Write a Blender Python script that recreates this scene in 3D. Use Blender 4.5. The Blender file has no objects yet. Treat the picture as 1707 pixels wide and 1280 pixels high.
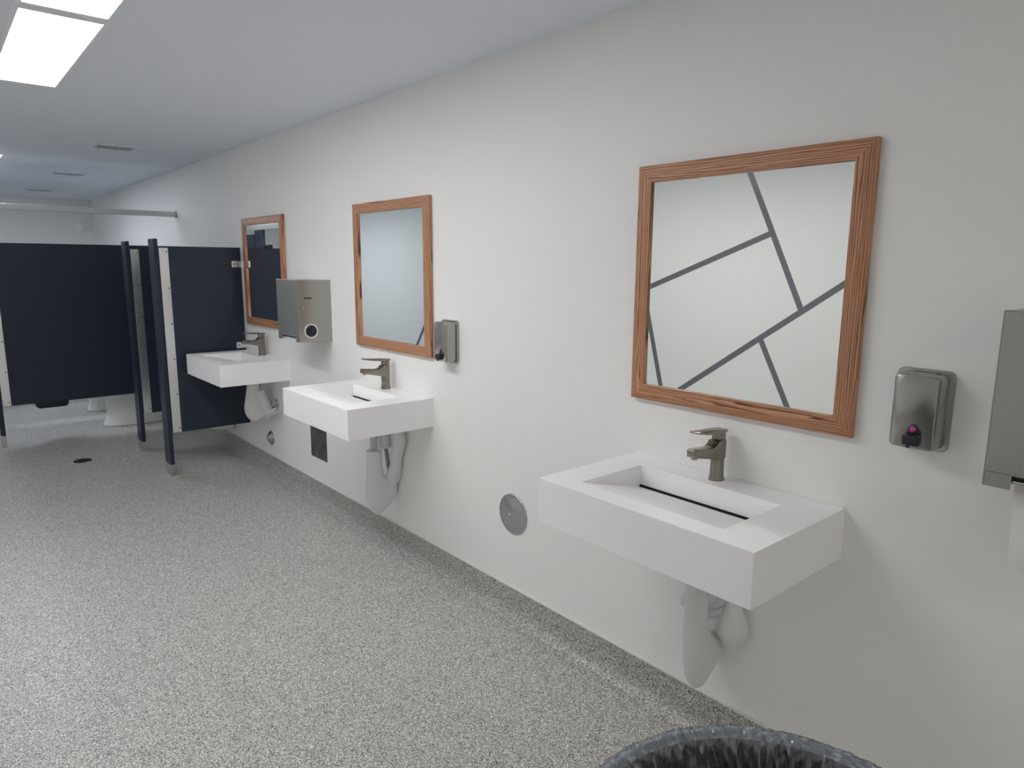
import bpy, bmesh, math, random
from mathutils import Vector, Matrix, noise
random.seed(7)
PI = math.pi
SC = bpy.context.scene
COL = SC.collection

# ------------------------------------------------------------------ camera, world, exposure
F_PX, YAW, PITCH, ROLL = 1143.35, 0.70556, -0.17180, 0.00695
cam_d = bpy.data.cameras.new('camera'); cam = bpy.data.objects.new('camera', cam_d); COL.objects.link(cam)
fwd = Vector((math.sin(YAW)*math.cos(PITCH), math.cos(YAW)*math.cos(PITCH), math.sin(PITCH)))
rt = Vector((math.cos(YAW), -math.sin(YAW), 0)); up = rt.cross(fwd)
r2 = rt*math.cos(ROLL) + up*math.sin(ROLL); u2 = -rt*math.sin(ROLL) + up*math.cos(ROLL)
m = Matrix.Identity(4)
for i in range(3):
    m[i][0], m[i][1], m[i][2] = r2[i], u2[i], -fwd[i]
m.translation = (-1.9002, 0.0, 1.5934)
cam.matrix_world = m
cam_d.sensor_fit = 'HORIZONTAL'; cam_d.sensor_width = 36.0; cam_d.lens = F_PX/1707*36.0
cam_d.clip_start = 0.02
SC.camera = cam
w = bpy.data.worlds.new('world'); SC.world = w; w.use_nodes = True
w.node_tree.nodes['Background'].inputs[0].default_value = (0.05, 0.05, 0.055, 1)
w.node_tree.nodes['Background'].inputs[1].default_value = 0.3
SC.view_settings.view_transform = 'Standard'; SC.view_settings.look = 'None'
SC.view_settings.exposure = 0.0; SC.view_settings.gamma = 1.0
SC.view_settings.use_curve_mapping = False
SC.cycles.max_bounces = 14; SC.cycles.diffuse_bounces = 8
SC.cycles.sample_clamp_indirect = 0.0; SC.cycles.blur_glossy = 0.0      # the mirrors throw lamp light back onto the sinks
LAMP_STRENGTH = {'lamp': 17.2, 'lamp_cool': 23.0, 'fill_warm': 12.0}
LAMP_COLOUR = {'lamp': (0.985, 0.985, 0.985), 'lamp_cool': (0.86, 0.92, 1.0), 'fill_warm': (1.0, 0.945, 0.86)}

# ------------------------------------------------------------------ room numbers (metres; right wall is x = 0, y runs away along it)
XL, YN, YF, CZ = -2.8, -4.3, 11.354, 2.446
ZS, SW, SD, SH = 0.9288, 0.7503, 0.4741, 0.1475           # sinks
SINK_Y = (0.7887, 2.8424, 4.6384)
MIR_Y = (0.7837, 2.8316, 4.6070); MW, MH, MZ = 0.7691, 0.7866, 1.1342

# ------------------------------------------------------------------ materials
def mat(name, col, rough=0.5, metal=0.0, spec=0.5):
    mt = bpy.data.materials.new(name); mt.use_nodes = True
    b = mt.node_tree.nodes['Principled BSDF']
    b.inputs['Base Color'].default_value = (*col, 1)
    b.inputs['Roughness'].default_value = rough
    b.inputs['Metallic'].default_value = metal
    b.inputs['Specular IOR Level'].default_value = spec
    return mt
def N(mt, typ, **kw):
    n = mt.node_tree.nodes.new(typ)
    for k, v in kw.items(): setattr(n, k, v)
    return n
def L(mt, a, b): mt.node_tree.links.new(a, b)
def BS(mt): return mt.node_tree.nodes['Principled BSDF']
def bump(mt, scale, strength, dist=0.001, stretch=(1, 1, 1), detail=3):
    tc = N(mt, 'ShaderNodeTexCoord'); mp = N(mt, 'ShaderNodeMapping'); mp.inputs['Scale'].default_value = stretch
    nz = N(mt, 'ShaderNodeTexNoise'); nz.inputs['Scale'].default_value = scale; nz.inputs['Detail'].default_value = detail
    bp = N(mt, 'ShaderNodeBump'); bp.inputs['Strength'].default_value = strength; bp.inputs['Distance'].default_value = dist
    L(mt, tc.outputs['Object'], mp.inputs['Vector']); L(mt, mp.outputs['Vector'], nz.inputs['Vector'])
    L(mt, nz.outputs['Fac'], bp.inputs['Height']); L(mt, bp.outputs['Normal'], BS(mt).inputs['Normal'])
    return nz
def vary(mt, nz, c0, c1, lo=0.35, hi=0.65):
    r = N(mt, 'ShaderNodeValToRGB'); e = r.color_ramp.elements
    e[0].position, e[1].position = lo, hi; e[0].color = (*c0, 1); e[1].color = (*c1, 1)
    L(mt, nz.outputs['Fac'], r.inputs['Fac']); L(mt, r.outputs['Color'], BS(mt).inputs['Base Color'])
    return r

M = {}
M['wall'] = mat('wall_paint', (0.87, 0.865, 0.85), 0.55, spec=0.3); bump(M['wall'], 260, 0.06)
M['ceiling'] = mat('ceiling_paint', (0.82, 0.86, 0.93), 0.7, spec=0.2); bump(M['ceiling'], 200, 0.05)
M['stripe'] = mat('grey_stripe_paint', (0.16, 0.17, 0.185), 0.25)
def floor_mat(name, gain):
    mt = mat(name, (0.3, 0.3, 0.3), 0.42, spec=0.45)
    tc = N(mt, 'ShaderNodeTexCoord')
    v = N(mt, 'ShaderNodeTexVoronoi'); v.inputs['Scale'].default_value = 330
    L(mt, tc.outputs['Object'], v.inputs['Vector'])
    sep = N(mt, 'ShaderNodeSeparateColor'); L(mt, v.outputs['Color'], sep.inputs[0])
    r = N(mt, 'ShaderNodeValToRGB'); r.color_ramp.interpolation = 'CONSTANT'
    cols = [(0, 0.06), (0.11, 0.28), (0.36, 0.46), (0.72, 0.62), (0.89, 0.92)]
    e = r.color_ramp.elements
    e[0].position = 0; e[1].position = cols[1][0]
    for p, _ in cols[2:]: e.new(p)
    for i, (p, g) in enumerate(cols):
        g = min(0.92, g*gain); e[i].color = (g, g*0.975, g*0.93, 1)
    L(mt, sep.outputs[0], r.inputs['Fac'])
    L(mt, r.outputs['Color'], BS(mt).inputs['Base Color'])
    nz = N(mt, 'ShaderNodeTexNoise'); nz.inputs['Scale'].default_value = 130; nz.inputs['Detail'].default_value = 2
    L(mt, tc.outputs['Object'], nz.inputs['Vector'])
    bp = N(mt, 'ShaderNodeBump'); bp.inputs['Strength'].default_value = 0.22; bp.inputs['Distance'].default_value = 0.002
    L(mt, nz.outputs['Fac'], bp.inputs['Height']); L(mt, bp.outputs['Normal'], BS(mt).inputs['Normal'])
    return mt
M['floor'] = floor_mat('speckled_vinyl', 1.0)
M['cove'] = floor_mat('speckled_vinyl_cove_shaded', 0.88)  # floor vinyl darkened to carry the shade on the upright strip
M['cap'] = mat('cove_cap_white', (0.72, 0.72, 0.70), 0.4)
M['quartz'] = mat('white_solid_surface', (0.93, 0.93, 0.93), 0.38, spec=0.5)
M['sealant'] = mat('white_sealant', (0.80, 0.80, 0.78), 0.5)
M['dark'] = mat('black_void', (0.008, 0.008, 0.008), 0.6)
M['nickel'] = mat('brushed_nickel', (0.27, 0.245, 0.215), 0.2, 1.0)
nz = bump(M['nickel'], 60, 0.05, stretch=(1, 1, 0.1))
M['steel'] = mat('brushed_steel', (0.41, 0.40, 0.375), 0.27, 1.0)
nz = bump(M['steel'], 900, 0.03, stretch=(1, 1, 0.03))
M['steel_dark'] = mat('satin_steel_dark', (0.36, 0.355, 0.345), 0.3, 1.0)
M['chrome'] = mat('chrome', (0.62, 0.63, 0.65), 0.16, 1.0)
M['cover_plate'] = mat('satin_chrome_plate', (0.50, 0.51, 0.53), 0.25, 1.0)
M['plate'] = mat('dark_zinc_plate', (0.115, 0.118, 0.12), 0.5, 0.5)
nz = bump(M['plate'], 14, 0.1); vary(M['plate'], nz, (0.075, 0.078, 0.08), (0.15, 0.152, 0.155), 0.3, 0.75)
M['pvc'] = mat('white_vinyl_cover', (0.74, 0.74, 0.745), 0.32, spec=0.45)
M['pipe'] = mat('grey_plastic_pipe', (0.50, 0.51, 0.52), 0.35)
M['rubber'] = mat('black_plastic', (0.012, 0.014, 0.022), 0.3)
M['pink'] = mat('pink_sight_button', (0.50, 0.08, 0.28), 0.25)
M['plum'] = mat('plum_ring', (0.06, 0.015, 0.05), 0.3)
M['glassdark'] = mat('dark_sight_window', (0.008, 0.01, 0.018), 0.08)
M['mirror'] = mat('mirror_silver', (0.90, 0.93, 0.915), 0.0, 1.0)
M['partition'] = mat('navy_partition', (0.017, 0.026, 0.046), 0.42, spec=0.4)
bump(M['partition'], 180, 0.12)
M['shoe'] = mat('pilaster_shoe_steel', (0.52, 0.51, 0.49), 0.28, 1.0)
M['alu'] = mat('satin_aluminium', (0.88, 0.885, 0.89), 0.3, 1.0)
M['screw'] = mat('dark_screw', (0.12, 0.12, 0.12), 0.35, 0.9)
M['rail'] = mat('brushed_headrail', (0.66, 0.66, 0.67), 0.55, 1.0)
M['china'] = mat('white_vitreous_china', (0.80, 0.80, 0.79), 0.12)
M['vent'] = mat('grey_vent_metal', (0.72, 0.75, 0.80), 0.5)
M['ventdark'] = mat('vent_duct_dark', (0.03, 0.035, 0.04), 0.8)
M['lampframe'] = mat('lamp_frame_white', (0.86, 0.88, 0.92), 0.5)
M['freshener'] = mat('white_freshener_plastic', (0.93, 0.93, 0.92), 0.3)
M['paper'] = mat('white_paper_towel', (0.84, 0.84, 0.83), 0.9, spec=0.1); bump(M['paper'], 70, 0.35, 0.003)
M['bin'] = mat('grey_bin_plastic', (0.50, 0.53, 0.58), 0.45)
M['drain'] = mat('dark_drain_grate', (0.035, 0.036, 0.037), 0.45, 0.6)
# lamp diffuser: the only thing that gives light
for nm, lc in LAMP_COLOUR.items():
    mt = bpy.data.materials.new(nm + '_diffuser'); mt.use_nodes = True
    b = BS(mt); b.inputs['Base Color'].default_value = (0.8, 0.8, 0.8, 1)
    b.inputs['Emission Color'].default_value = (*lc, 1); b.inputs['Emission Strength'].default_value = LAMP_STRENGTH[nm]
    M[nm] = mt
# bin liner
mt = mat('black_film_liner', (0.24, 0.265, 0.30), 0.16, spec=0.9)
b = BS(mt); uv = N(mt, 'ShaderNodeUVMap'); uv.uv_map = 'UVMap'
prev = None
for sc_, st, sk in ((1.0, (60, 5, 1), 0.35), (1.0, (150, 9, 1), -0.6)):
    mp = N(mt, 'ShaderNodeMapping'); mp.inputs['Scale'].default_value = st; mp.inputs['Rotation'].default_value = (0, 0, sk)
    nz = N(mt, 'ShaderNodeTexNoise'); nz.inputs['Scale'].default_value = sc_; nz.inputs['Detail'].default_value = 3; nz.inputs['Distortion'].default_value = 0.8
    bp = N(mt, 'ShaderNodeBump'); bp.inputs['Strength'].default_value = 1.0; bp.inputs['Distance'].default_value = 0.010 if prev is None else 0.004
    L(mt, uv.outputs['UV'], mp.inputs['Vector']); L(mt, mp.outputs['Vector'], nz.inputs['Vector']); L(mt, nz.outputs['Fac'], bp.inputs['Height'])
    if prev: L(mt, prev.outputs['Normal'], bp.inputs['Normal'])
    prev = bp
L(mt, prev.outputs['Normal'], b.inputs['Normal'])
# thin film: see-through plastic with a glossy skin
b.inputs['Specular IOR Level'].default_value = 0.0
tr_ = N(mt, 'ShaderNodeBsdfTransparent'); tr_.inputs[0].default_value = (0.90, 0.93, 0.97, 1)
gl = N(mt, 'ShaderNodeBsdfGlossy'); gl.inputs['Roughness'].default_value = 0.2; L(mt, prev.outputs['Normal'], gl.inputs['Normal'])
fz = N(mt, 'ShaderNodeFresnel'); fz.inputs['IOR'].default_value = 2.0; L(mt, prev.outputs['Normal'], fz.inputs['Normal'])
ma = N(mt, 'ShaderNodeMixShader'); ma.inputs[0].default_value = 0.32; L(mt, b.outputs[0], ma.inputs[2]); L(mt, tr_.outputs[0], ma.inputs[1])
mb_ = N(mt, 'ShaderNodeMixShader'); L(mt, fz.outputs[0], mb_.inputs[0]); L(mt, ma.outputs[0], mb_.inputs[1]); L(mt, gl.outputs[0], mb_.inputs[2])
L(mt, mb_.outputs[0], mt.node_tree.nodes['Material Output'].inputs['Surface'])
M['liner'] = mt
# oak: grain runs along local X of every rail
mt = mat('oak_wood', (0.35, 0.17, 0.09), 0.42, spec=0.35)
tc = N(mt, 'ShaderNodeTexCoord'); oi = N(mt, 'ShaderNodeObjectInfo')
mul = N(mt, 'ShaderNodeMath', operation='MULTIPLY'); mul.inputs[1].default_value = 37.0; L(mt, oi.outputs['Random'], mul.inputs[0])
comb = N(mt, 'ShaderNodeCombineXYZ'); L(mt, mul.outputs[0], comb.inputs[0]); L(mt, mul.outputs[0], comb.inputs[1])
add = N(mt, 'ShaderNodeVectorMath', operation='ADD'); L(mt, tc.outputs['Object'], add.inputs[0]); L(mt, comb.outputs[0], add.inputs[1])
mp = N(mt, 'ShaderNodeMapping'); mp.inputs['Scale'].default_value = (0.055, 1, 1); L(mt, add.outputs[0], mp.inputs['Vector'])
n1 = N(mt, 'ShaderNodeTexNoise'); n1.inputs['Scale'].default_value = 26; n1.inputs['Detail'].default_value = 2.5; L(mt, mp.outputs['Vector'], n1.inputs['Vector'])
sx = N(mt, 'ShaderNodeSeparateXYZ'); L(mt, tc.outputs['Object'], sx.inputs[0])
ky = N(mt, 'ShaderNodeMath', operation='MULTIPLY'); ky.inputs[1].default_value = 150.0; L(mt, sx.outputs['Y'], ky.inputs[0])
k = N(mt, 'ShaderNodeMath', operation='MULTIPLY_ADD'); k.inputs[1].default_value = 7.0; L(mt, n1.outputs['Fac'], k.inputs[0]); L(mt, ky.outputs[0], k.inputs[2])
fr = N(mt, 'ShaderNodeMath', operation='FRACT'); L(mt, k.outputs[0], fr.inputs[0])
mp2 = N(mt, 'ShaderNodeMapping'); mp2.inputs['Scale'].default_value = (0.03, 1, 1); L(mt, add.outputs[0], mp2.inputs['Vector'])
n2 = N(mt, 'ShaderNodeTexNoise'); n2.inputs['Scale'].default_value = 520; n2.inputs['Detail'].default_value = 2; L(mt, mp2.outputs['Vector'], n2.inputs['Vector'])
mx = N(mt, 'ShaderNodeMath', operation='MULTIPLY_ADD'); mx.inputs[1].default_value = 0.45; L(mt, n2.outputs['Fac'], mx.inputs[0])
half = N(mt, 'ShaderNodeMath', operation='MULTIPLY'); half.inputs[1].default_value = 0.6; L(mt, fr.outputs[0], half.inputs[0]); L(mt, half.outputs[0], mx.inputs[2])
r = N(mt, 'ShaderNodeValToRGB'); e = r.color_ramp.elements
e[0].position = 0.27; e[0].color = (0.135, 0.052, 0.025, 1); e[1].position = 0.74; e[1].color = (0.62, 0.33, 0.195, 1)
e.new(0.43).color = (0.42, 0.193, 0.104, 1)
L(mt, mx.outputs[0], r.inputs['Fac']); L(mt, r.outputs['Color'], BS(mt).inputs['Base Color'])
bp = N(mt, 'ShaderNodeBump'); bp.inputs['Strength'].default_value = 0.25; bp.inputs['Distance'].default_value = 0.001
L(mt, mx.outputs[0], bp.inputs['Height']); L(mt, bp.outputs['Normal'], BS(mt).inputs['Normal'])
M['oak'] = mt

# ------------------------------------------------------------------ helpers
def obj(name, bm, m, parent=None, smooth=False, loc=None, angle=40):
    me = bpy.data.meshes.new(name); bmesh.ops.recalc_face_normals(bm, faces=bm.faces); bm.to_mesh(me); bm.free()
    me.materials.append(M[m] if isinstance(m, str) else m)
    if smooth:
        for p in me.polygons: p.use_smooth = True
        me.set_sharp_from_angle(angle=math.radians(angle))
    o = bpy.data.objects.new(name, me); COL.objects.link(o)
    if parent: o.parent = parent
    if loc: o.location = loc
    return o
def thing(name, label, cat, loc=(0, 0, 0), group=None):
    o = bpy.data.objects.new(name, None); COL.objects.link(o); o.location = loc; o.empty_display_size = 0.05
    return tag(o, label, cat, group)
def tag(o, label, cat, group=None):
    o['label'] = label; o['category'] = cat
    if group: o['group'] = group
    return o
def struct(o): o['kind'] = 'structure'; return o
def dup(root, loc, label, group=None):
    r = root.copy(); COL.objects.link(r); r.location = loc; r['label'] = label
    if group: r['group'] = group
    for ch in list(root.children):
        c = ch.copy(); COL.objects.link(c); c.parent = r
        for g in list(ch.children):
            d = g.copy(); COL.objects.link(d); d.parent = c
    return r
def box(x0, x1, y0, y1, z0, z1, bev=0.0, seg=2, bm=None):
    nb = bmesh.new()
    bmesh.ops.create_cube(nb, size=1)
    for v in nb.verts:
        v.co = Vector((x0 if v.co.x < 0 else x1, y0 if v.co.y < 0 else y1, z0 if v.co.z < 0 else z1))
    if bev: bmesh.ops.bevel(nb, geom=nb.edges[:], offset=bev, segments=seg, profile=0.5, affect='EDGES')
    return merge(bm, nb)
def merge(bm, nb):
    if bm is None: return nb
    me = bpy.data.meshes.new('tmp'); nb.to_mesh(me); nb.free(); bm.from_mesh(me); bpy.data.meshes.remove(me)
    return bm
def prism(pts, axis, a, b, bev=0.0, seg=2, bm=None):
    """polygon pts in the two other axes (order kept), extruded along axis from a to b"""
    nb = bmesh.new()
    def P(u, v, t):
        return {'y': (u, t, v), 'x': (t, u, v), 'z': (u, v, t)}[axis]
    A = [nb.verts.new(P(u, v, a)) for u, v in pts]; B = [nb.verts.new(P(u, v, b)) for u, v in pts]
    nb.faces.new(A); nb.faces.new(B[::-1])
    n = len(pts)
    for i in range(n): nb.faces.new((A[i], A[(i+1) % n], B[(i+1) % n], B[i]))
    bmesh.ops.recalc_face_normals(nb, faces=nb.faces)
    if bev: bmesh.ops.bevel(nb, geom=nb.edges[:], offset=bev, segments=seg, profile=0.5, affect='EDGES')
    return merge(bm, nb)
def loft(rings, cap=True, bm=None):
    """rings: list of lists of points"""
    nb = bm or bmesh.new(); prev = None
    for ring in rings:
        vs = [nb.verts.new(p) for p in ring]
        if prev:
            n = len(vs)
            for i in range(n): nb.faces.new((prev[i], prev[(i+1) % n], vs[(i+1) % n], vs[i]))
        elif cap: nb.faces.new(vs[::-1])
        prev = vs
    if cap: nb.faces.new(prev)
    return nb
def lathe(prof, axis='z', c=(0, 0, 0), seg=32, bm=None, cap=True, sx=1.0, sy=1.0):
    rings = []
    for r, t in prof:
        ring = []
        for i in range(seg):
            a = 2*PI*i/seg; u, v = r*math.cos(a)*sx, r*math.sin(a)*sy
            p = {'z': (u, v, t), 'x': (t, u, v), 'y': (u, t, v)}[axis]
            ring.append(Vector(p) + Vector(c))
        rings.append(ring)
    return loft(rings, cap, bm)
def spline(pts, rad, sub=6):
    P = [Vector(p) for p in pts]; out = []; R = []
    for i in range(len(P)-1):
        p0 = P[max(i-1, 0)]; p1 = P[i]; p2 = P[i+1]; p3 = P[min(i+2, len(P)-1)]
        for k in range(sub):
            t = k/sub
            out.append(0.5*((2*p1) + (p2-p0)*t + (2*p0-5*p1+4*p2-p3)*t*t + (3*p1-p0-3*p2+p3)*t**3))
            R.append(rad[i] + (rad[i+1]-rad[i])*(t*t*(3-2*t)))
    out.append(P[-1]); R.append(rad[-1])
    return out, R
def tube(pts, rad, seg=20, sub=6, flat=1.0, side=Vector((0, 1, 0)), bm=None):
    """swept round tube; flat scales the ring along the side axis"""
    if not isinstance(rad, (list, tuple)): rad = [rad]*len(pts)
    P, R = spline(pts, rad, sub); rings = []
    for i, p in enumerate(P):
        t = (P[min(i+1, len(P)-1)] - P[max(i-1, 0)]).normalized()
        s = (side - t*side.dot(t)).normalized(); n = t.cross(s)
        rings.append([p + s*(R[i]*flat*math.cos(2*PI*k/seg)) + n*(R[i]*math.sin(2*PI*k/seg)) for k in range(seg)])
    return loft(rings, True, bm)
def rrect(hx, hy, r, n=6):
    pts = []
    for cx, cy, a0 in ((hx-r, hy-r, 0), (-hx+r, hy-r, 90), (-hx+r, -hy+r, 180), (hx-r, -hy+r, 270)):
        for k in range(n+1):
            a = math.radians(a0 + 90*k/n); pts.append((cx + r*math.cos(a), cy + r*math.sin(a)))
    return pts

# ------------------------------------------------------------------ room shell
T = 0.1
struct(obj('floor', box(XL-T, T, YN-T, YF+T, -0.1, 0), 'floor'))
struct(obj('ceiling', box(XL-T, T, YN-T, YF+T, CZ, CZ+0.1), 'ceiling'))
struct(obj('wall_right', box(0, T, YN-T, YF+T, 0, CZ), 'wall'))
wl = struct(obj('wall_left', box(XL-T, XL, YN-T, YF+T, 0, CZ), 'wall'))
struct(obj('wall_far', box(XL, 0, YF, YF+T, 0, CZ), 'wall'))
struct(obj('wall_near', box(XL, 0, YN-T, YN, 0, CZ), 'wall'))
# painted grey lines of the left wall (seen in the mirrors), 1 mm proud
def stripe(y0, z0, y1, z1, th=0.0012, wd=0.043):
    a = Vector((y0, z0)); b2 = Vector((y1, z1)); d = (b2-a).normalized(); n = Vector((-d.y, d.x))*wd/2
    pts = [a-n, b2-n, b2+n, a+n]
    obj('painted_stripe', prism([(p.x, p.y) for p in pts], 'x', XL-0.001, XL+th), 'stripe', wl)
def lin(p, q, t): return (p[0]+(q[0]-p[0])*t, p[1]+(q[1]-p[1])*t)
stripe(*lin((2.84, 2.288), (2.368, 1.298), -0.14), 2.368, 1.298, 0.0010)
stripe(*lin((3.705, 1.419), (2.653, 1.821), -0.75), 2.643, 1.825, 0.0008)
stripe(*lin((3.339, 0.596), (2.085, 1.481), -0.58), *lin((3.339, 0.596), (2.085, 1.481), 1.45))
stripe(2.655, 1.056, *lin((2.652, 1.05), (2.42, 0.602), 1.9), 0.0008)
stripe(*lin((3.712, 1.197), (3.547, 0.597), -0.1), *lin((3.712, 1.197), (3.547, 0.597), 1.7))
stripe(*lin((7.348, 0.581), (7.191, 0.805), -1.8), *lin((7.348, 0.581), (7.191, 0.805), 1.3))
# cove base along the walls: upright strip with a rounded foot
def cove_profile(h=0.146, r=0.06, t=0.006):
    pts = [(0, 0), (0, h), (-t, h)]
    for k in range(9):
        a = PI/2*k/8
        pts.append((-t - r*(1-math.cos(a)), r*(1-math.sin(a)) + 0.0005))
    pts.append((-t-r-0.002, 0.0005)); pts.append((-t-r-0.002, 0))
    return pts
cp = cove_profile()
struct(obj('baseboard_right', prism(cp, 'y', YN, YF), 'cove', smooth=True, angle=30))
struct(obj('baseboard_left', prism([(XL-x, z) for x, z in cp], 'y', YN, YF), 'cove', smooth=True, angle=30))
struct(obj('baseboard_far', prism([(YF+x, z) for x, z in cp], 'x', XL, 0), 'cove', smooth=True, angle=30))
struct(obj('trim_1', box(-0.0075, 0, YN, YF, 0.146, 0.1515, 0.001), 'cap'))

# ------------------------------------------------------------------ ceiling lights and vents
def ceiling_light(label, yc, lamp='lamp'):
    t = thing('ceiling_light', label, 'light', (-1.43, yc, CZ), 'flat ceiling light panels')
    hx, hy = 0.125, 0.592
    f = bmesh.new()
    for x0, x1, y0, y1 in ((-hx-0.018, -hx, -hy-0.036, hy+0.036), (hx, hx+0.018, -hy-0.036, hy+0.036),
                           (-hx, hx, -hy-0.036, -hy), (-hx, hx, hy, hy+0.036)):
        box(x0, x1, y0, y1, -0.008, 0.001, 0.0015, 1, f)
    obj('frame', f, 'lampframe', t)
    obj('diffuser', box(-hx, hx, -hy, hy, -0.0055, 0.0005), lamp, t)
    return t
l0 = ceiling_light('lit white ceiling panel nearest the camera, cut off by the top edge', 2.322)
dup(l0, (-1.43, 3.585, CZ), 'lit white ceiling panel seen almost whole at the top left')
ceiling_light('added unseen fill panel behind the camera, the nearer of two', -1.748, 'fill_warm')  # both warm panels are added fill, to even out the light
ceiling_light('added unseen fill panel behind the camera, the farther of two', -3.011, 'fill_warm')
ceiling_light('lit ceiling panel over the stalls, its edge just entering at the left', 7.655, 'lamp_cool')
ceiling_light('lit ceiling panel deep over the toilet stalls, showing only in a mirror', 8.918, 'lamp_cool')

def ceiling_vent(label, yc):
    t = thing('ceiling_vent', label, 'vent', (-0.695, yc, CZ), 'slatted ceiling vents in a row')
    hx, hy = 0.15, 0.115
    f = bmesh.new()
    for x0, x1, y0, y1 in ((-hx, -hx+0.025, -hy, hy), (hx-0.025, hx, -hy, hy), (-hx+0.025, hx-0.025, -hy, -hy+0.025), (-hx+0.025, hx-0.025, hy-0.025, hy)):
        box(x0, x1, y0, y1, -0.009, 0.001, 0.002, 1, f)
    obj('frame', f, 'ceiling', t)
    obj('duct', box(-hx+0.02, hx-0.02, -hy+0.02, hy-0.02, -0.0015, 0.0005), 'ventdark', t)
    sl = None
    for i in range(13):
        x = -0.114 + i*0.019
        if sl is None:
            sb = prism([(-0.001, -0.002), (0.001, -0.001), (0.006, -0.0075), (-0.0005, -0.0085)], 'y', -hy+0.025, hy-0.025)
            sl = obj('slat', sb, 'vent', t, loc=(x, 0, 0))
        else:
            c = sl.copy(); COL.objects.link(c); c.parent = t; c.location = (x, 0, 0)
    return t
v0 = ceiling_vent('slatted grey ceiling vent nearest the camera', 6.045)
dup(v0, (-0.700, 8.13, CZ), 'slatted grey ceiling vent, the middle one of three in line')
dup(v0, (-0.715, 10.215, CZ), 'slatted grey ceiling vent farthest away, near the end wall')

# ------------------------------------------------------------------ sinks
def make_sink(label, y):
    t = thing('wall_sink', label, 'sink', (0, y, ZS), 'white slab sinks along the wall')
    bm = bmesh.new(); V = lambda *p: bm.verts.new(p)
    xb, xf, y0, y1, sx, sz = -0.114, -0.402, 0.130, 0.634, -0.131, -0.069
    o = [V(-SD, 0, 0), V(-SD, SW, 0), V(0, SW, 0), V(0, 0, 0)]
    u = [V(-SD, 0, -SH), V(-SD, SW, -SH), V(0, SW, -SH), V(0, 0, -SH)]
    f0, f1, b1, b0 = V(xf, y0, 0), V(xf, y1, 0), V(xb, y1, 0), V(xb, y0, 0)
    i4 = [f0, f1, b1, b0]
    for i in range(4):
        j = (i+1) % 4
        bm.faces.new((o[i], o[j], i4[j], i4[i])); bm.faces.new((o[i], u[i], u[j], o[j]))
    bm.faces.new(u)
    s0, s1 = V(sx, y0, sz), V(sx, y1, sz)                      # lower lip of the ramp
    d0, d1 = V(sx, y0, -0.105), V(sx, y1, -0.105)
    e0, e1 = V(xb, y0, -0.105), V(xb, y1, -0.105)
    bm.faces.new((f0, f1, s1, s0)); bm.faces.new((s0, s1, d1, d0)); bm.faces.new((d0, d1, e1, e0))
    bm.faces.new((e0, e1, b1, b0)); bm.faces.new((f0, s0, d0, e0, b0)); bm.faces.new((f1, b1, e1, d1, s1))
    eds = [e for e in bm.edges if len(e.link_faces) == 2 and e.calc_face_angle(0) > 0.1 and max(v.co.z for v in e.verts) > -0.001]
    eds += [e for e in bm.edges if e not in eds and all(v.co.z < -SH+0.001 or (v.co.z > -0.001 and abs(v.co.x+SD) < 0.001) for v in e.verts)]
    bmesh.ops.recalc_face_normals(bm, faces=bm.faces)
    bmesh.ops.bevel(bm, geom=eds, offset=0.0018, segments=2, profile=0.5, affect='EDGES')
    obj('basin', bm, 'quartz', t)
    obj('drain_slot_shade', box(xb-0.0006, xb+0.001, y0+0.001, y1-0.001, sz-0.006, sz+0.0025, bm=box(sx-0.0005, xb+0.0005, y0-0.001, y1+0.001, -0.1, sz-0.004)), 'dark', t)  # black fill and back strip stand in for the slot's deep shade
    obj('sealant', prism([(0, 0), (-0.006, 0), (0, 0.006)], 'y', 0.004, SW-0.004), 'sealant', t)
    return t
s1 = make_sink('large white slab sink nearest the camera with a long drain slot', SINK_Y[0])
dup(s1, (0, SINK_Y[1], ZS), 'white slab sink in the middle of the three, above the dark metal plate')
dup(s1, (0, SINK_Y[2], ZS), 'white slab sink farthest away, in front of the navy screen')

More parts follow.
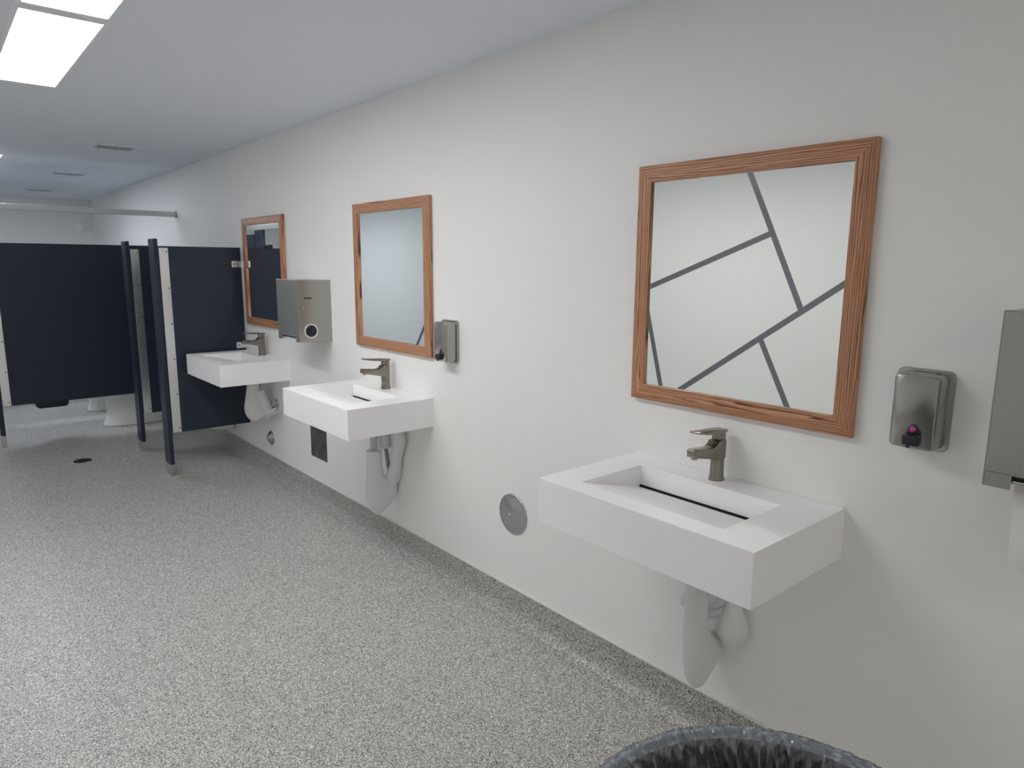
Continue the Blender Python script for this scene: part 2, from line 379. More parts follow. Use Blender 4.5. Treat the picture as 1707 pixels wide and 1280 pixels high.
def make_faucet(label, y):
    t = thing('faucet', label, 'faucet', (-0.048, y, ZS), 'single lever faucets')
    # oval body with a flared foot
    bm = lathe([(0.0275, 0.0), (0.0275, 0.002), (0.0245, 0.014), (0.0235, 0.03), (0.0235, 0.128), (0.022, 0.131)], seg=36, sx=1.0, sy=0.86)
    obj('body', bm, 'nickel', t, True)
    # spout: tapering box, hollowed curve on top against the body
    prof = [(0.018, 0.068), (-0.03, 0.072), (-0.125, 0.090), (-0.141, 0.094), (-0.142, 0.117), (-0.138, 0.121),
            (-0.055, 0.1225), (-0.04, 0.125), (-0.031, 0.131), (-0.026, 0.140), (-0.0235, 0.150), (0.018, 0.150)]
    prof = [(x, z - 0.021 if x > -0.1 and z > 0.125 else z) for x, z in prof]
    prof = [(0.016, 0.070), (-0.025, 0.072), (-0.120, 0.092), (-0.142, 0.096), (-0.1425, 0.117), (-0.137, 0.1205),
            (-0.062, 0.1130), (-0.046, 0.1150), (-0.034, 0.1195), (-0.027, 0.127), (-0.0235, 0.1305), (0.016, 0.1305)]
    sp = prism(prof, 'y', -0.0195, 0.0195, 0.0022)
    for v in sp.verts:
        if v.co.x < -0.03: v.co.y *= 1.0 - 0.14*min(1, (-0.03 - v.co.x)/0.1)
    s = obj('spout', sp, 'nickel', t, True)
    obj('aerator', lathe([(0.009, 0.087), (0.0095, 0.0885), (0.0095, 0.098)], c=(-0.126, 0, 0), seg=16), 'steel_dark', s, True)
    # head and lever
    obj('cartridge_ring', lathe([(0.0205, 0.1295), (0.0205, 0.1345)], seg=28, sy=0.86), 'dark', t, True)
    hd = lathe([(0.0225, 0.1335), (0.0235, 0.1345), (0.0235, 0.158), (0.021, 0.161)], seg=36, sy=0.86)
    h = obj('handle', hd, 'nickel', t, True)
    lv = loft([[Vector((0.0235, s*0.018, z)) for s, z in ((-1, 0.154), (1, 0.154), (1, 0.1625), (-1, 0.1625))],
               [Vector((-0.024, s*0.0205, z)) for s, z in ((-1, 0.1535), (1, 0.1535), (1, 0.1665), (-1, 0.1665))],
               [Vector((-0.085, s*0.0185, z)) for s, z in ((-1, 0.1595), (1, 0.1595), (1, 0.170), (-1, 0.170))],
               [Vector((-0.138, s*0.0145, z)) for s, z in ((-1, 0.170), (1, 0.170), (1, 0.1745), (-1, 0.1745))]])
    bmesh.ops.bevel(lv, geom=lv.edges[:], offset=0.0018, segments=2, profile=0.5, affect='EDGES')
    obj('lever', lv, 'nickel', h, True)
    return t
f1_ = make_faucet('tarnished nickel faucet on the sink nearest the camera', 1.172)
dup(f1_, (-0.05, 3.226, ZS), 'nickel faucet on the middle sink')
dup(f1_, (-0.056, 4.995, ZS), 'nickel faucet on the farthest sink, before the navy screen')

# ------------------------------------------------------------------ pipe covers under the sinks
def trap(t, rows):
    # moulded shell: level sections are capsules from xl to xr, half width hw; rows = (z, xl, xr, hw)
    rings = []
    for z, xl, xr, hw in rows:
        n = 10; ring = []
        r = min(hw, (xr-xl)/2 - 1e-4)
        for k in range(n+1):
            a = PI/2 - PI*k/n; ring.append(Vector((xr - r + r*math.cos(a), hw*math.sin(a), z)))
        for k in range(n+1):
            a = -PI/2 - PI*k/n; ring.append(Vector((xl + r + r*math.cos(a), hw*math.sin(a), z)))
        rings.append(ring)
    return obj('trap_cover', loft(rings), 'pvc', t, True, angle=60)
ZU = ZS - SH
# nearest
t = thing('pipe_cover', 'white pipe cover with teardrop shell under the nearest sink', 'pipe cover', (0, 1.164, 0), 'white pipe covers below the sinks')
tr = trap(t, [(ZU-0.012, -0.165, -0.093, 0.036), (0.60, -0.166, -0.093, 0.0365), (0.47, -0.167, -0.092, 0.037), (0.435, -0.168, -0.080, 0.037), (0.41, -0.168, -0.045, 0.037),
              (0.395, -0.168, -0.012, 0.037), (0.38, -0.167, -0.001, 0.037), (0.345, -0.163, -0.001, 0.0365), (0.32, -0.160, -0.010, 0.036), (0.29, -0.153, -0.042, 0.034),
              (0.265, -0.144, -0.068, 0.030), (0.248, -0.133, -0.084, 0.023), (0.238, -0.120, -0.095, 0.012)])
obj('push_rivet', lathe([(0.007, 0), (0.007, 0.003), (0.004, 0.005)], 'y', (-0.098, -0.034, 0.44), 14), 'pvc', tr, True)
obj('tailpiece', lathe([(0.018, 0.6), (0.018, ZU)], c=(-0.128, 0, 0), seg=20), 'pipe', t, True)
sv = tube([(-0.030, -0.075, 0.575), (-0.036, -0.075, 0.53), (-0.040, -0.077, 0.485), (-0.040, -0.078, 0.445), (-0.036, -0.078, 0.405), (-0.030, -0.078, 0.393)],
          [0.010, 0.026, 0.044, 0.051, 0.034, 0.012], 24, 6)
for v in sv.verts: v.co.x = max(-0.002 + 0, v.co.x) if v.co.x > 0 else v.co.x
obj('supply_cover', sv, 'pvc', t, True, angle=60)
obj('supply_cover', tube([(-0.004, 0.10, 0.475), (-0.045, 0.10, 0.478), (-0.07, 0.08, 0.50), (-0.075, 0.06, 0.54)], [0.02, 0.021, 0.02, 0.016], 16), 'pvc', t, True, angle=60)
obj('supply_hose', tube([(-0.062, 0.02, 0.500), (-0.058, -0.03, 0.528), (-0.055, -0.055, 0.58), (-0.055, -0.05, 0.68), (-0.05, -0.03, ZU)], [0.017, 0.017, 0.016, 0.014, 0.012], 16), 'pvc', t, True, angle=60)
obj('supply_hose', tube([(-0.05, 0.03, 0.462), (-0.06, -0.01, 0.482), (-0.062, -0.05, 0.505)], [0.014, 0.017, 0.010], 16), 'pvc', t, True, angle=60)
# middle
t = thing('pipe_cover', 'white pipe cover with a wavy hanging sleeve under the middle sink', 'pipe cover', (0, 3.218, 0), 'white pipe covers below the sinks')
tr = trap(t, [(0.60, -0.178, -0.094, 0.041), (0.50, -0.180, -0.093, 0.042), (0.455, -0.182, -0.088, 0.042), (0.43, -0.184, -0.060, 0.042), (0.41, -0.186, -0.020, 0.042),
              (0.395, -0.187, -0.003, 0.042), (0.345, -0.187, -0.003, 0.041), (0.32, -0.183, -0.016, 0.040), (0.295, -0.176, -0.045, 0.038),
              (0.27, -0.166, -0.074, 0.034), (0.25, -0.152, -0.098, 0.026), (0.24, -0.138, -0.112, 0.013)])
obj('push_rivet', lathe([(0.007, 0), (0.007, 0.003), (0.004, 0.005)], 'y', (-0.10, -0.036, 0.49), 14), 'pvc', tr, True)
obj('tailpiece', lathe([(0.019, 0.59), (0.019, ZU)], c=(-0.137, 0, 0), seg=20), 'pipe', t, True)
# open half sleeve
sl = bmesh.new(); n = 14
def half(cx, cy, r, z, a0=130, a1=400):
    return [sl.verts.new((cx + r*math.cos(math.radians(a0+(a1-a0)*i/n)), cy + r*math.sin(math.radians(a0+(a1-a0)*i/n)), z)) for i in range(n+1)]
prev = half(-0.070, 0.012, 0.034, 0.70)
for cx, cy, rr, z in ((-0.060, 0.02, 0.034, 0.645), (-0.052, 0.028, 0.033, 0.600)):
    cur = half(cx, cy, rr, z)
    for i in range(n): sl.faces.new((prev[i], prev[i+1], cur[i+1], cur[i]))
    prev = cur
bmesh.ops.recalc_face_normals(sl, faces=sl.faces)
bmesh.ops.solidify(sl, geom=sl.faces[:], thickness=0.003)
obj('supply_cover', sl, 'pvc', t, True)
obj('supply_hose', tube([(-0.062, 0.02, ZU), (-0.058, 0.024, 0.66), (-0.042, 0.03, 0.56), (-0.03, 0.03, 0.47), (-0.012, 0.03, 0.45)], 0.011, 12), 'steel_dark', t, True)
obj('supply_cover', tube([(-0.050, -0.105, 0.775), (-0.050, -0.105, 0.72), (-0.046, -0.115, 0.665), (-0.040, -0.085, 0.595), (-0.036, -0.060, 0.545),
                          (-0.036, -0.052, 0.50), (-0.040, -0.030, 0.445), (-0.034, -0.012, 0.412), (-0.026, -0.008, 0.404)],
                         [0.024, 0.026, 0.034, 0.031, 0.029, 0.034, 0.043, 0.030, 0.012], 20, 6), 'pvc', t, True, angle=60)
# farthest
t = thing('pipe_cover', 'white pipe cover and chrome valve under the farthest sink', 'pipe cover', (0, 5.014, 0), 'white pipe covers below the sinks')
trap(t, [(ZU-0.002, -0.168, -0.088, 0.040), (0.70, -0.174, -0.084, 0.043), (0.62, -0.189, -0.078, 0.045), (0.585, -0.196, -0.060, 0.046), (0.565, -0.199, -0.020, 0.046), (0.55, -0.201, -0.002, 0.046),
         (0.515, -0.199, -0.002, 0.045), (0.495, -0.194, -0.020, 0.044), (0.475, -0.184, -0.050, 0.041), (0.455, -0.168, -0.082, 0.035), (0.442, -0.150, -0.105, 0.022), (0.437, -0.138, -0.118, 0.010)])
obj('supply_hose', tube([(-0.075, 0.03, ZU), (-0.074, 0.03, 0.66)], 0.007, 10), 'rubber', t, True)
obj('supply_cover', tube([(-0.094, -0.02, 0.665), (-0.082, -0.03, 0.62), (-0.058, -0.045, 0.55), (-0.036, -0.055, 0.49), (-0.030, -0.058, 0.475)],
                         [0.036, 0.037, 0.037, 0.036, 0.034], 20), 'pvc', t, True, angle=60)
vv = obj('shutoff_valve', tube([(-0.006, -0.115, 0.575), (-0.038, -0.115, 0.575)], [0.014, 0.014], 16), 'chrome', t, True)
obj('escutcheon', lathe([(0.033, 0.0), (0.032, -0.004), (0.020, -0.010)], 'x', (0, -0.115, 0.575), 24), 'chrome', vv, True)
obj('supply_cover', tube([(-0.070, -0.095, 0.500), (-0.055, -0.115, 0.512), (-0.045, -0.155, 0.525), (-0.040, -0.195, 0.535)], [0.012, 0.023, 0.025, 0.024], 18), 'pvc', t, True, angle=60)
obj('valve_handle', lathe([(0.016, -0.224), (0.018, -0.214), (0.018, -0.196)], 'y', (-0.040, 0, 0.536), 16), 'chrome', t, True)

# ------------------------------------------------------------------ mirrors
def make_mirror(label, y):
    t = thing('framed_mirror', label, 'mirror', (0, y, MZ), 'oak framed mirrors')
    fw, ft = 0.0535, 0.0216
    def rail(length):
        hl = length/2
        bm = prism([(-hl, 0), (hl, 0), (hl-fw, fw), (-hl+fw, fw)], 'z', 0, ft-0.002)
        bmesh.ops.bevel(bm, geom=[e for e in bm.edges if abs(e.verts[0].co.y - e.verts[1].co.y) < 1e-5 and all(v.co.z > 0.01 for v in e.verts)], offset=0.002, segments=2, profile=0.5, affect='EDGES')
        return bm
    # local frame of a rail: x along the rail, y towards the glass, z away from the wall (-x of the room)
    def place(o, ex, ey, org):
        ex, ey = Vector(ex), Vector(ey); ez = Vector((-1, 0, 0))
        mm = Matrix.Identity(4)
        for i in range(3): mm[i][0], mm[i][1], mm[i][2] = ex[i], ey[i], ez[i]
        mm.translation = org; o.matrix_local = mm
    g = -0.002
    place(obj('bottom_rail', rail(MW), 'oak', t, True), (0, -1, 0), (0, 0, 1), (g, MW/2, 0))
    place(obj('top_rail', rail(MW), 'oak', t, True), (0, 1, 0), (0, 0, -1), (g, MW/2, MH))
    place(obj('stile', rail(MH), 'oak', t, True), (0, 0, 1), (0, 1, 0), (g, 0, MH/2))
    place(obj('stile', rail(MH), 'oak', t, True), (0, 0, -1), (0, -1, 0), (g, MW, MH/2))
    obj('mirror_glass', box(-0.012, -0.007, fw-0.006, MW-fw+0.006, fw-0.006, MH-fw+0.006), 'mirror', t)
    obj('backing_board', box(-0.007, 0, 0.012, MW-0.012, 0.012, MH-0.012), 'plate', t)
    return t
m1 = make_mirror('oak framed mirror nearest the camera, reflecting crossing grey lines', MIR_Y[0])
dup(m1, (0, MIR_Y[1], MZ), 'oak framed mirror in the middle, reflecting plain grey wall')
dup(m1, (0, MIR_Y[2], MZ), 'oak framed mirror farthest away, reflecting navy stall panels')

# ------------------------------------------------------------------ soap dispensers
def make_soap(label, y):
    t = thing('soap_dispenser', label, 'dispenser', (0, y, 1.146), 'steel soap dispensers')
    H = 0.192; dp = 0.066
    # flange: rounded tray against the wall
    def ring(hx, hz, r, x, zc=H/2): return [Vector((x, a, zc + c)) for a, c in rrect(hx, hz, r)]
    fl = loft([ring(0.0655, 0.102, 0.016, 0.0), ring(0.0655, 0.102, 0.016, -0.009), ring(0.063, 0.0995, 0.014, -0.0125), ring(0.058, 0.0945, 0.012, -0.0125)])
    obj('back_flange', fl, 'steel', t, True)
    bd = loft([ring(0.0555, 0.0925, 0.012, -0.0100), ring(0.0545, 0.0925, 0.012, -0.02), ring(0.0525, 0.0935, 0.012, -dp+0.008),
               ring(0.0508, 0.0925, 0.0115, -dp+0.003), ring(0.047, 0.089, 0.009, -dp)])
    obj('body', bd, 'steel', t, True, angle=50)
    obj('refill_lid', box(-0.052, -0.018, -0.030, 0.030, H-0.0042, H-0.0025+0.0012, 0.0006, 1), 'steel', t)
    obj('sight_ring', lathe([(0.0105, -dp+0.002), (0.0105, -dp-0.004), (0.0075, -dp-0.005)], 'x', (0, -0.004, 0.053), 24), 'plum', t, True)
    obj('sight_button', lathe([(0.0072, -dp), (0.0072, -dp-0.0062), (0.005, -dp-0.0075)], 'x', (0, -0.004, 0.053), 20), 'pink', t, True)
    pv = box(-dp-0.020, -dp+0.003, -0.0235, 0.0150, 0.0135, 0.0395, 0.0045, 3)
    pvo = obj('push_valve', pv, 'rubber', t, True)
    obj('spout_tip', lathe([(0.004, 0.007), (0.0045, 0.016)], 'z', (-dp-0.011, 0.002, 0), 12), 'rubber', pvo, True)
    return t
sp1 = make_soap('steel soap dispenser beside the nearest mirror, pink button and black push valve', 0.620)
dup(sp1, (0, 2.682, 1.136), 'steel soap dispenser at the lower right corner of the middle mirror')

# ------------------------------------------------------------------ paper towel dispensers
def make_towel(label, y, z, width=0.318):
    t = thing('towel_dispenser', label, 'dispenser', (0, y, z), 'steel paper towel dispensers')
    D, H = 0.213, 0.372
    # case: sides, top and back; open bottom slot at the front
    bm = bmesh.new()
    prof = [(0, 0.0), (0, H), (-D+0.016, H), (-D+0.016, 0.0)]
    prism(prof, 'y', 0, 0.004, 0.001, 1, bm); prism(prof, 'y', width-0.004, width, 0.001, 1, bm)
    box(-D+0.016, 0, 0.003, width-0.003, H-0.004, H, 0.0008, 1, bm)
    box(-0.004, 0, 0.003, width-0.003, 0.0, H-0.003, 0.0008, 1, bm)
    box(-D+0.05, 0, 0.003, width-0.003, 0.028, 0.032, 0.0, 1, bm)
    obj('case', bm, 'steel', t)
    # front door: shallow pan with flange folded onto the sides and two feet
    d = bmesh.new()
    box(-D, -D+0.004, 0.0, width, 0.030, H, 0.0012, 2, d)
    box(-D, -D+0.016, -0.001, 0.003, 0.0, H, 0.001, 2, d); box(-D, -D+0.016, width-0.003, width+0.001, 0.0, H, 0.001, 2, d)
    box(-D, -D+0.016, 0, width, H-0.003, H+0.001, 0.001, 2, d)
    box(-D, -D+0.003, 0.0, 0.05, 0.0, 0.034, 0.0008, 1, d); box(-D, -D+0.003, width-0.05, width, 0.0, 0.034, 0.0008, 1, d)
    obj('front_door', d, 'steel', t)
    obj('throat', box(-D+0.012, -D+0.10, 0.045, width-0.045, 0.012, 0.029), 'dark', t)
    obj('roller_bar', tube([(-D+0.012, 0.045, 0.016), (-D+0.012, width-0.045, 0.016)], 0.005, 12, 2, side=Vector((0, 0, 1))), 'chrome', t, True)
    # near side: level slot, lock, round sight window
    obj('level_slot', box(-0.174, -0.126, -0.0008, 0.001, 0.2605, 0.2685), 'dark', t)
    lk = obj('lock', lathe([(0.0095, -0.0045), (0.0105, -0.0035), (0.0105, 0.001)], 'y', (-0.177, 0, 0.201), 20), 'chrome', t, True)
    obj('keyhole', box(-0.1785, -0.1755, -0.0052, -0.004, 0.197, 0.205), 'dark', lk)
    obj('window_ring', lathe([(0.041, 0.0005), (0.0445, 0.0005), (0.0435, -0.003), (0.041, -0.003)], 'y', (-0.137, 0, 0.066), 40), 'alu', t, True)
    obj('sight_window', lathe([(0.0405, 0.0005), (0.0405, -0.0018), (0.030, -0.0045), (0.012, -0.006)], 'y', (-0.137, 0, 0.066), 40), 'glassdark', t, True)
    return t
td = make_towel('steel paper towel dispenser with round dark window between the far mirrors', 3.951, 1.124)
dup(td, (0, 0.104, 1.136), 'steel paper towel dispenser cut off by the right edge')
# the sheet hanging out of it
bm = bmesh.new(); rows = []
for i in range(15):
    z = 1.147 - 0.214*i/14; row = []
    for k in range(13):
        yy = 0.378 - 0.23*k/12
        wob = 0.005*math.sin(yy*46 + i*0.3) + 0.012*noise.noise(Vector((yy*14, z*10, 3)))
        zz = z + (0.006*noise.noise(Vector((yy*40, 9, 1))) if i == 14 else 0)
        row.append(bm.verts.new((-0.150 + 0.02*(i/14)**2 + wob*(0.2+i/14), yy, zz)))
    rows.append(row)
for i in range(14):
    for k in range(12): bm.faces.new((rows[i][k], rows[i][k+1], rows[i+1][k+1], rows[i+1][k]))
bmesh.ops.recalc_face_normals(bm, faces=bm.faces); bmesh.ops.solidify(bm, geom=bm.faces[:], thickness=0.0008)
tag(obj('paper_towel', bm, 'paper', smooth=True), 'crumpled white paper towel hanging from the dispenser at the right edge', 'paper towel')

# ------------------------------------------------------------------ wall plates
def cleanout(label, y, z, r, dome):
    t = thing('cleanout_cover', label, 'cover plate', (0, y, z), 'round metal cleanout covers')
    prof = [(r, 0.0), (r, -0.004), (r*0.97, -0.0065), (r*0.93, -0.006)]
    for k in range(1, 9):
        a = k/9; prof.append((r*0.92*(1-a) , -0.006 - dome*math.sin(a*PI/2)))
    prof.append((0.0015, -0.006-dome))
    obj('domed_plate', lathe(prof, 'x', seg=48), 'cover_plate', t, True, angle=60)
    obj('screw', lathe([(0.006, -0.004-dome), (0.006, -0.008-dome), (0.003, -0.0095-dome)], 'x', seg=14), 'chrome', t, True)
    return t
cleanout('large round domed metal cover left of the nearest sink', 2.215, 0.498, 0.093, 0.016)
cleanout('small round domed metal cover low on the wall by the navy screen', 5.048, 0.284, 0.055, 0.030)
t = thing('access_panel', 'dark grey square metal access plate below the middle sink', 'panel', (0, 4.212, 0.425))
obj('plate', box(-0.004, 0, -0.116, 0.116, -0.114, 0.125, 0.001), 'plate', t)
e = bmesh.new()
for a in ((-0.119, -0.113, -0.117, 0.128), (0.113, 0.119, -0.117, 0.128)): box(-0.003, 0, a[0], a[1], a[2], a[3], 0, 1, e)
for a in ((-0.113, 0.113, -0.117, -0.111), (-0.113, 0.113, 0.122, 0.128)): box(-0.003, 0, a[0], a[1], a[2], a[3], 0, 1, e)
obj('rim', e, 'ventdark', t)

# ------------------------------------------------------------------ partitions
def screw(parent, x, y, z): return obj('screw', lathe([(0.0055, 0.001), (0.0055, -0.0025), (0.003, -0.004)], 'y', (x, y, z), 10), 'screw', parent, True)
def make_screen(name, label, cat, y, length, z0, z1, pil_top, pil_w, pil_d, group, strip_w=0.062, y_front=0.010, y_back=0.134, shoe=0.088):
    """panel from the wall (x=0) to x=-length, its near face at local y=0; narrow pilaster at the end"""
    t = thing(name, label, cat, (0, y, 0), group)
    obj('panel', box(-length, -0.012, 0, 0.024, z0, z1, 0.0015, 1), 'partition', t)
    xp = -length
    p = obj('pilaster', box(xp-pil_w, xp, y_front, y_front+pil_d, 0.02, pil_top, 0.002, 2), 'partition', t)
    obj('shoe', box(xp-pil_w-0.0015, xp+0.0015, y_front-0.0015, y_front+pil_d+0.0015, 0.0, shoe, 0.001, 1), 'shoe', p)
    st = obj('bracket_strip', box(xp+0.001, xp+strip_w, -0.004, 0.001, z0+0.002, z1-0.012, 0.0008, 1), 'alu', t)
    n = 6
    for i in range(n): screw(st, xp+strip_w-0.012, -0.0045, z0+0.035 + (z1-z0-0.075)*i/(n-1))
    for zz in (z1-0.125, z0+0.627):
        br = obj('wall_bracket', box(-0.083, 0.0, -0.004, 0.001, zz-0.024, zz+0.024, 0.001, 1), 'alu', t)
        screw(br, -0.066, -0.0045, zz)
    return t
uA = make_screen('urinal_screen', 'navy urinal screen with white edge strip behind the farthest sink', 'partition', 5.455, 0.590, 0.3334, 1.7102, 1.762, 0.030, 0.145, 'navy urinal screens')
uB = dup(uA, (0, 6.340, 0), 'navy urinal screen behind the first, mostly hidden, its strip grey')
sC = make_screen('stall_partition', 'broad navy stall partition across the far left', 'partition', 7.225, 1.490, 0.362, 1.748, 2.012, 0.034, 0.16, 'navy stall partitions', y_front=0.012, shoe=0.105)
# further stall partitions, behind the first
def stall_wall(y, label):
    t = thing('stall_partition', label, 'partition', (0, y, 0), 'navy stall partitions')
    obj('panel', box(-1.49, -0.012, 0, 0.024, 0.362, 1.748, 0.0015, 1), 'partition', t)
    for zz in (1.62, 0.89):
        obj('wall_bracket', box(-0.083, 0, -0.004, 0.001, zz-0.024, zz+0.024, 0.001, 1), 'alu', t)
    p = obj('pilaster', box(-1.524, -1.49, -0.14, 0.14, 0.02, 2.012, 0.002, 2), 'partition', t)
    obj('shoe', box(-1.5255, -1.4885, -0.1415, 0.1415, 0, 0.105, 0.001, 1), 'shoe', p)
    st = obj('bracket_strip', box(-1.489, -1.43, -0.004, 0.001, 0.37, 1.735, 0.0008, 1), 'alu', t)
    return t
stall_wall(8.125, 'navy partition between the two toilets, its underside showing behind the first')
stall_wall(9.025, 'navy partition beyond the second toilet')
def stall_door(y0, label, ang):
    t = thing('stall_door', label, 'door', (-1.506, y0, 0), 'navy stall doors')
    obj('door_panel', box(-0.012, 0.012, 0.005, 0.60, 0.362, 1.965, 0.002, 1), 'partition', t)
    obj('latch', box(-0.022, -0.011, 0.52, 0.58, 1.0, 1.04, 0.002, 1), 'chrome', t)
    for zz in (0.5, 1.75):
        obj('hinge', box(-0.016, 0.016, -0.02, 0.03, zz-0.04, zz+0.04, 0.002, 1), 'alu', t)
    t.rotation_euler = (0, 0, ang)
    return t
stall_door(9.19, 'navy stall door standing closed past the second toilet', 0)
# headrail: from the right wall along the stall side
t = thing('headrail', 'pale metal headrail running from the right wall above the stall partition', 'rail', (0, 7.155, 2.042))
obj('bar', box(-1.488, -0.006, -0.016, 0.016, -0.0235, 0.0235, 0.002, 2), 'rail', t)
obj('wall_flange', box(-0.012, 0.0, -0.022, 0.022, -0.029, 0.029, 0.002, 2), 'steel_dark', t)
t = thing('headrail', 'pale metal headrail over the stall fronts, showing in the farthest mirror', 'rail', (-1.507, 7.2, 2.045))
obj('bar', box(-0.016, 0.016, -0.028, YF-7.2, -0.030, 0.035, 0.002, 2), 'rail', t)
# black paper holder on the back of the stall partition
t = thing('toilet_paper_holder', 'black holder peeping out below the broad stall partition', 'holder', (-1.128, 7.249, 0.322))
pr = [(x, z+0.12) for x, z in rrect(0.125, 0.135, 0.035)]
obj('case', prism(pr, 'y', 0.0, 0.12, 0.006), 'rubber', t, True)
obj('core', lathe([(0.05, 0.119), (0.045, 0.124)], 'y', (0, 0, 0.12), 24), 'glassdark', t, True)

# ------------------------------------------------------------------ china
def oval(cx, hx, hy, z, n=36, p=2.4, back=None):
    out = []
    for i in range(n):
        a = 2*PI*i/n; c, s = math.cos(a), math.sin(a)
        x = cx + hx*math.copysign(abs(c)**(2/p), c); y = hy*math.copysign(abs(s)**(2/p), s)
        if back is not None: x = min(x, back)
        out.append(Vector((x, y, z)))
    return out
def make_toilet(label, y):
    t = thing('toilet', label, 'toilet', (0, y, 0), 'white floor mounted toilets')
    b = loft([oval(-0.375, 0.315, 0.150, 0.0), oval(-0.375, 0.312, 0.147, 0.012), oval(-0.37, 0.292, 0.130, 0.09), oval(-0.366, 0.280, 0.122, 0.20),
              oval(-0.375, 0.280, 0.130, 0.30), oval(-0.43, 0.315, 0.185, 0.365), oval(-0.43, 0.32, 0.19, 0.40), oval(-0.43, 0.30, 0.17, 0.405)])
    bo = obj('bowl', b, 'china', t, True, angle=70)
    obj('floor_joint', loft([oval(-0.375, 0.317, 0.152, 0.0005), oval(-0.375, 0.317, 0.152, 0.004)]), 'ventdark', bo)
    obj('seat', loft([oval(-0.46, 0.27, 0.185, 0.405), oval(-0.46, 0.275, 0.19, 0.412), oval(-0.46, 0.275, 0.19, 0.422), oval(-0.46, 0.265, 0.18, 0.428)]), 'china', t, True)
    obj('tank', box(-0.21, -0.012, -0.21, 0.21, 0.403, 0.74, 0.02, 3), 'china', t, True)
    obj('tank_lid', box(-0.22, -0.004, -0.22, 0.22, 0.741, 0.775, 0.01, 3), 'china', t, True)
    obj('flush_lever', tube([(-0.214, -0.15, 0.68), (-0.232, -0.15, 0.68), (-0.235, -0.11, 0.675), (-0.235, -0.08, 0.67)], 0.007, 10), 'chrome', t, True)
    return t
t1 = make_toilet('white toilet with flared base nearest, seen under the stall partition', 7.655)
dup(t1, (0, 8.555, 0), 'white toilet farther back, its base peeping from behind the nearest toilet')
t = thing('urinal', 'white wall urinal, rounded underside showing below the navy screen', 'urinal', (0, 5.90, 0))
def uo(d, hw, z): return [Vector((min(-0.002, -d/2 + d/2*math.cos(a)*1.0) if True else 0, hw*math.sin(a), z)) for a in [2*PI*i/32 for i in range(32)]]
b = loft([uo(0.12, 0.05, 0.205), uo(0.20, 0.10, 0.222), uo(0.27, 0.145, 0.27), uo(0.32, 0.17, 0.36), uo(0.34, 0.178, 0.48), uo(0.33, 0.172, 0.55), uo(0.30, 0.165, 0.57),
          uo(0.20, 0.165, 0.60), uo(0.15, 0.165, 0.80), uo(0.14, 0.155, 0.98), uo(0.12, 0.14, 1.0)])
obj('bowl', b, 'china', t, True, angle=70)
fv = obj('flush_valve', lathe([(0.018, 0.99), (0.018, 1.08), (0.030, 1.09), (0.030, 1.17), (0.02, 1.19)], c=(-0.07, 0, 0), seg=20), 'chrome', t, True)
obj('supply_pipe', tube([(-0.07, 0.01, 1.13), (-0.03, 0.05, 1.13), (0.0, 0.06, 1.13)], 0.012, 12), 'chrome', fv, True)

# ------------------------------------------------------------------ small fittings
t = thing('air_freshener', 'small white air freshener high on the end wall by the corner', 'air freshener', (-0.150, YF, 2.065))
obj('case', loft([[Vector((a*sx, -d, c*sz)) for a, c in rrect(0.039, 0.064, 0.012, 4)] for d, sx, sz in ((0, 1, 1), (0.045, 1, 1), (0.062, 0.86, 0.9), (0.068, 0.7, 0.8))]), 'freshener', t, True)
obj('outlet_slot', box(-0.012, 0.012, -0.0695, -0.066, -0.040, -0.030), 'vent', t)
t = thing('floor_drain', 'dark round floor drain in front of the stalls', 'drain', (-1.062, 6.365, 0))
obj('ring', lathe([(0.055, 0.0003), (0.066, 0.0003), (0.064, 0.003), (0.055, 0.003)], seg=40), 'drain', t, True)
obj('grate_disc', lathe([(0.055, 0.0002), (0.055, 0.0012)], seg=40), 'dark', t)
g0 = None
for i in range(7):
    yy = -0.042 + i*0.014; hx = math.sqrt(0.055**2 - yy**2)
    obj('grate_bar', box(-hx, hx, yy-0.0035, yy+0.0035, 0.001, 0.0028), 'drain', t)

# ------------------------------------------------------------------ waste bin and liner
BX, BY, BR, BZ = -1.103, 0.358, 0.288, 0.785
t = thing('waste_bin', 'grey round waste bin under the dark liner, bottom right corner', 'bin', (BX, BY, 0))
M['bin_rim'] = mat('pale_bin_rim', (0.82, 0.85, 0.90), 0.4); M['bin_inside'] = mat('bin_inside_shade', (0.06, 0.065, 0.075), 0.5)
obj('barrel', lathe([(0.245, 0.0), (0.255, 0.01), (0.290, 0.70), (0.294, 0.738), (0.278, 0.738), (0.270, 0.70), (0.240, 0.02), (0.02, 0.018)], seg=64), 'bin', t, True)
obj('rim', lathe([(0.290, 0.737), (0.301, 0.750), (0.3025, 0.775), (0.300, 0.788), (0.294, 0.7955), (0.285, 0.7965), (0.280, 0.794), (0.277, 0.790), (0.277, 0.737)], seg=96), 'bin_rim', t, True)
obj('inner_shade', lathe([(0.2768, 0.7885), (0.2725, 0.774), (0.264, 0.69), (0.239, 0.03), (0.02, 0.025), (0.02, 0.024), (0.2385, 0.029), (0.263, 0.69), (0.2715, 0.774), (0.276, 0.7885)], seg=64, cap=False), 'bin_inside', t, True)  # dark lining puts the shade of the deep interior into its colour
for s in (-1, 1):
    obj('handle', tube([(s*0.275, -0.05, 0.66), (s*0.315, -0.045, 0.655), (s*0.315, 0.045, 0.655), (s*0.275, 0.05, 0.66)], 0.012, 12, side=Vector((0, 0, 1))), 'bin', t, True)
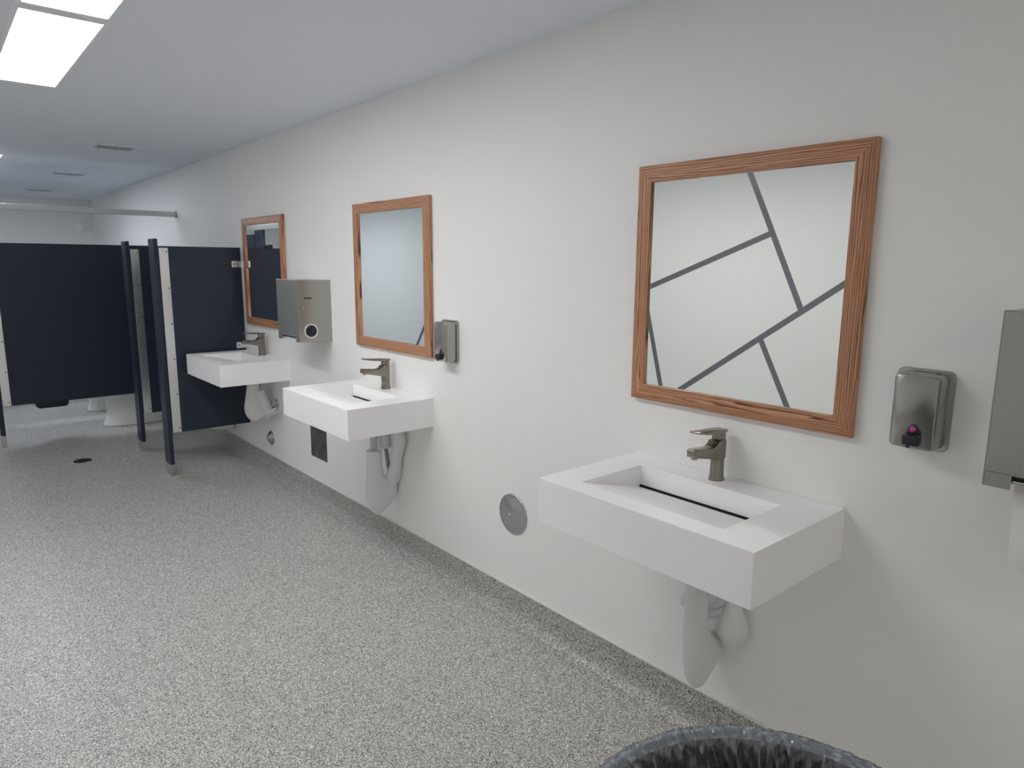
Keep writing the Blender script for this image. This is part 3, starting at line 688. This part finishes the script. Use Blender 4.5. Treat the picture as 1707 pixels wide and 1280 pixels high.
prof = [(0.300, 0.56), (0.303, 0.62), (0.304, 0.70), (0.306, 0.75), (0.306, 0.775), (0.303, 0.790), (0.295, 0.799), (0.284, 0.800), (0.274, 0.793),
        (0.267, 0.775), (0.262, 0.735), (0.257, 0.68), (0.251, 0.61), (0.244, 0.52), (0.236, 0.42), (0.228, 0.32), (0.22, 0.22), (0.205, 0.12), (0.16, 0.07), (0.05, 0.06)]
fine, _r = spline([(r, 0, z) for r, z in prof], [1]*len(prof), 3)
prof = [(p.x, p.z) for p in fine]
SEG = 640; bm = bmesh.new(); rings = []; uvl = bm.loops.layers.uv.new('UVMap')
arc = [0.0]
for (ra, za), (rb, zb) in zip(prof, prof[1:]): arc.append(arc[-1] + math.hypot(rb-ra, zb-za))
def ridge(v): return max(0.0, 1 - 5*abs(noise.noise(v)))**1.5
A0 = arc[21]                                                    # top of the rim
for j, (r, z) in enumerate(prof):
    ring = []; d = arc[j] - A0; ins = max(0.0, d); side = 1 if d < 0 else -1
    fall = min(1, abs(d)/0.03)
    for i in range(SEG):
        a = 2*PI*i/SEG
        s1_ = a + d*5.5; s2_ = a - d*4.0
        g1 = ridge(Vector((math.cos(s1_)*9, math.sin(s1_)*9, d*2)))          # slanting creases one way
        g2 = ridge(Vector((math.cos(s2_)*13+7, math.sin(s2_)*13, d*3)))        # and the other
        g3 = ridge(Vector((math.cos(a+d*1.2)*20, math.sin(a+d*1.2)*20+3, d*2)))          # upright pleats
        w1 = noise.noise(Vector((math.cos(a+d*0.7)*11, math.sin(a+d*0.7)*11, d*1.5)))
        lift = (0.0022*g1 + 0.0018*g2 + 0.0014*g3)
        if d < 0: dr = lift + 0.006*w1*min(1, -d/0.1); dz = lift*(1-fall)
        else: dr = -lift*(0.8+5.0*min(1, ins/0.06)) - 0.030*abs(w1)*min(1, ins/0.15); dz = lift*(1-fall)
        ring.append(bm.verts.new(((r+dr)*math.cos(a), (r+dr)*math.sin(a), z+dz)))
    rings.append(ring)
for j in range(len(rings)-1):
    for i in range(SEG):
        k2 = (i+1) % SEG
        f = bm.faces.new((rings[j][i], rings[j][k2], rings[j+1][k2], rings[j+1][i]))
        for lp, (q1, q2) in zip(f.loops, ((i, j), (i+1, j), (i+1, j+1), (i, j+1))): lp[uvl].uv = (q1/SEG*1.85, arc[q2])
bm.faces.new(rings[-1])
o = obj('bin_liner', bm, 'liner', smooth=True, angle=180); o.location = (BX, BY, 0)
tag(o, 'wrinkled dark plastic bin liner folded over the rim of the round bin', 'bin liner')
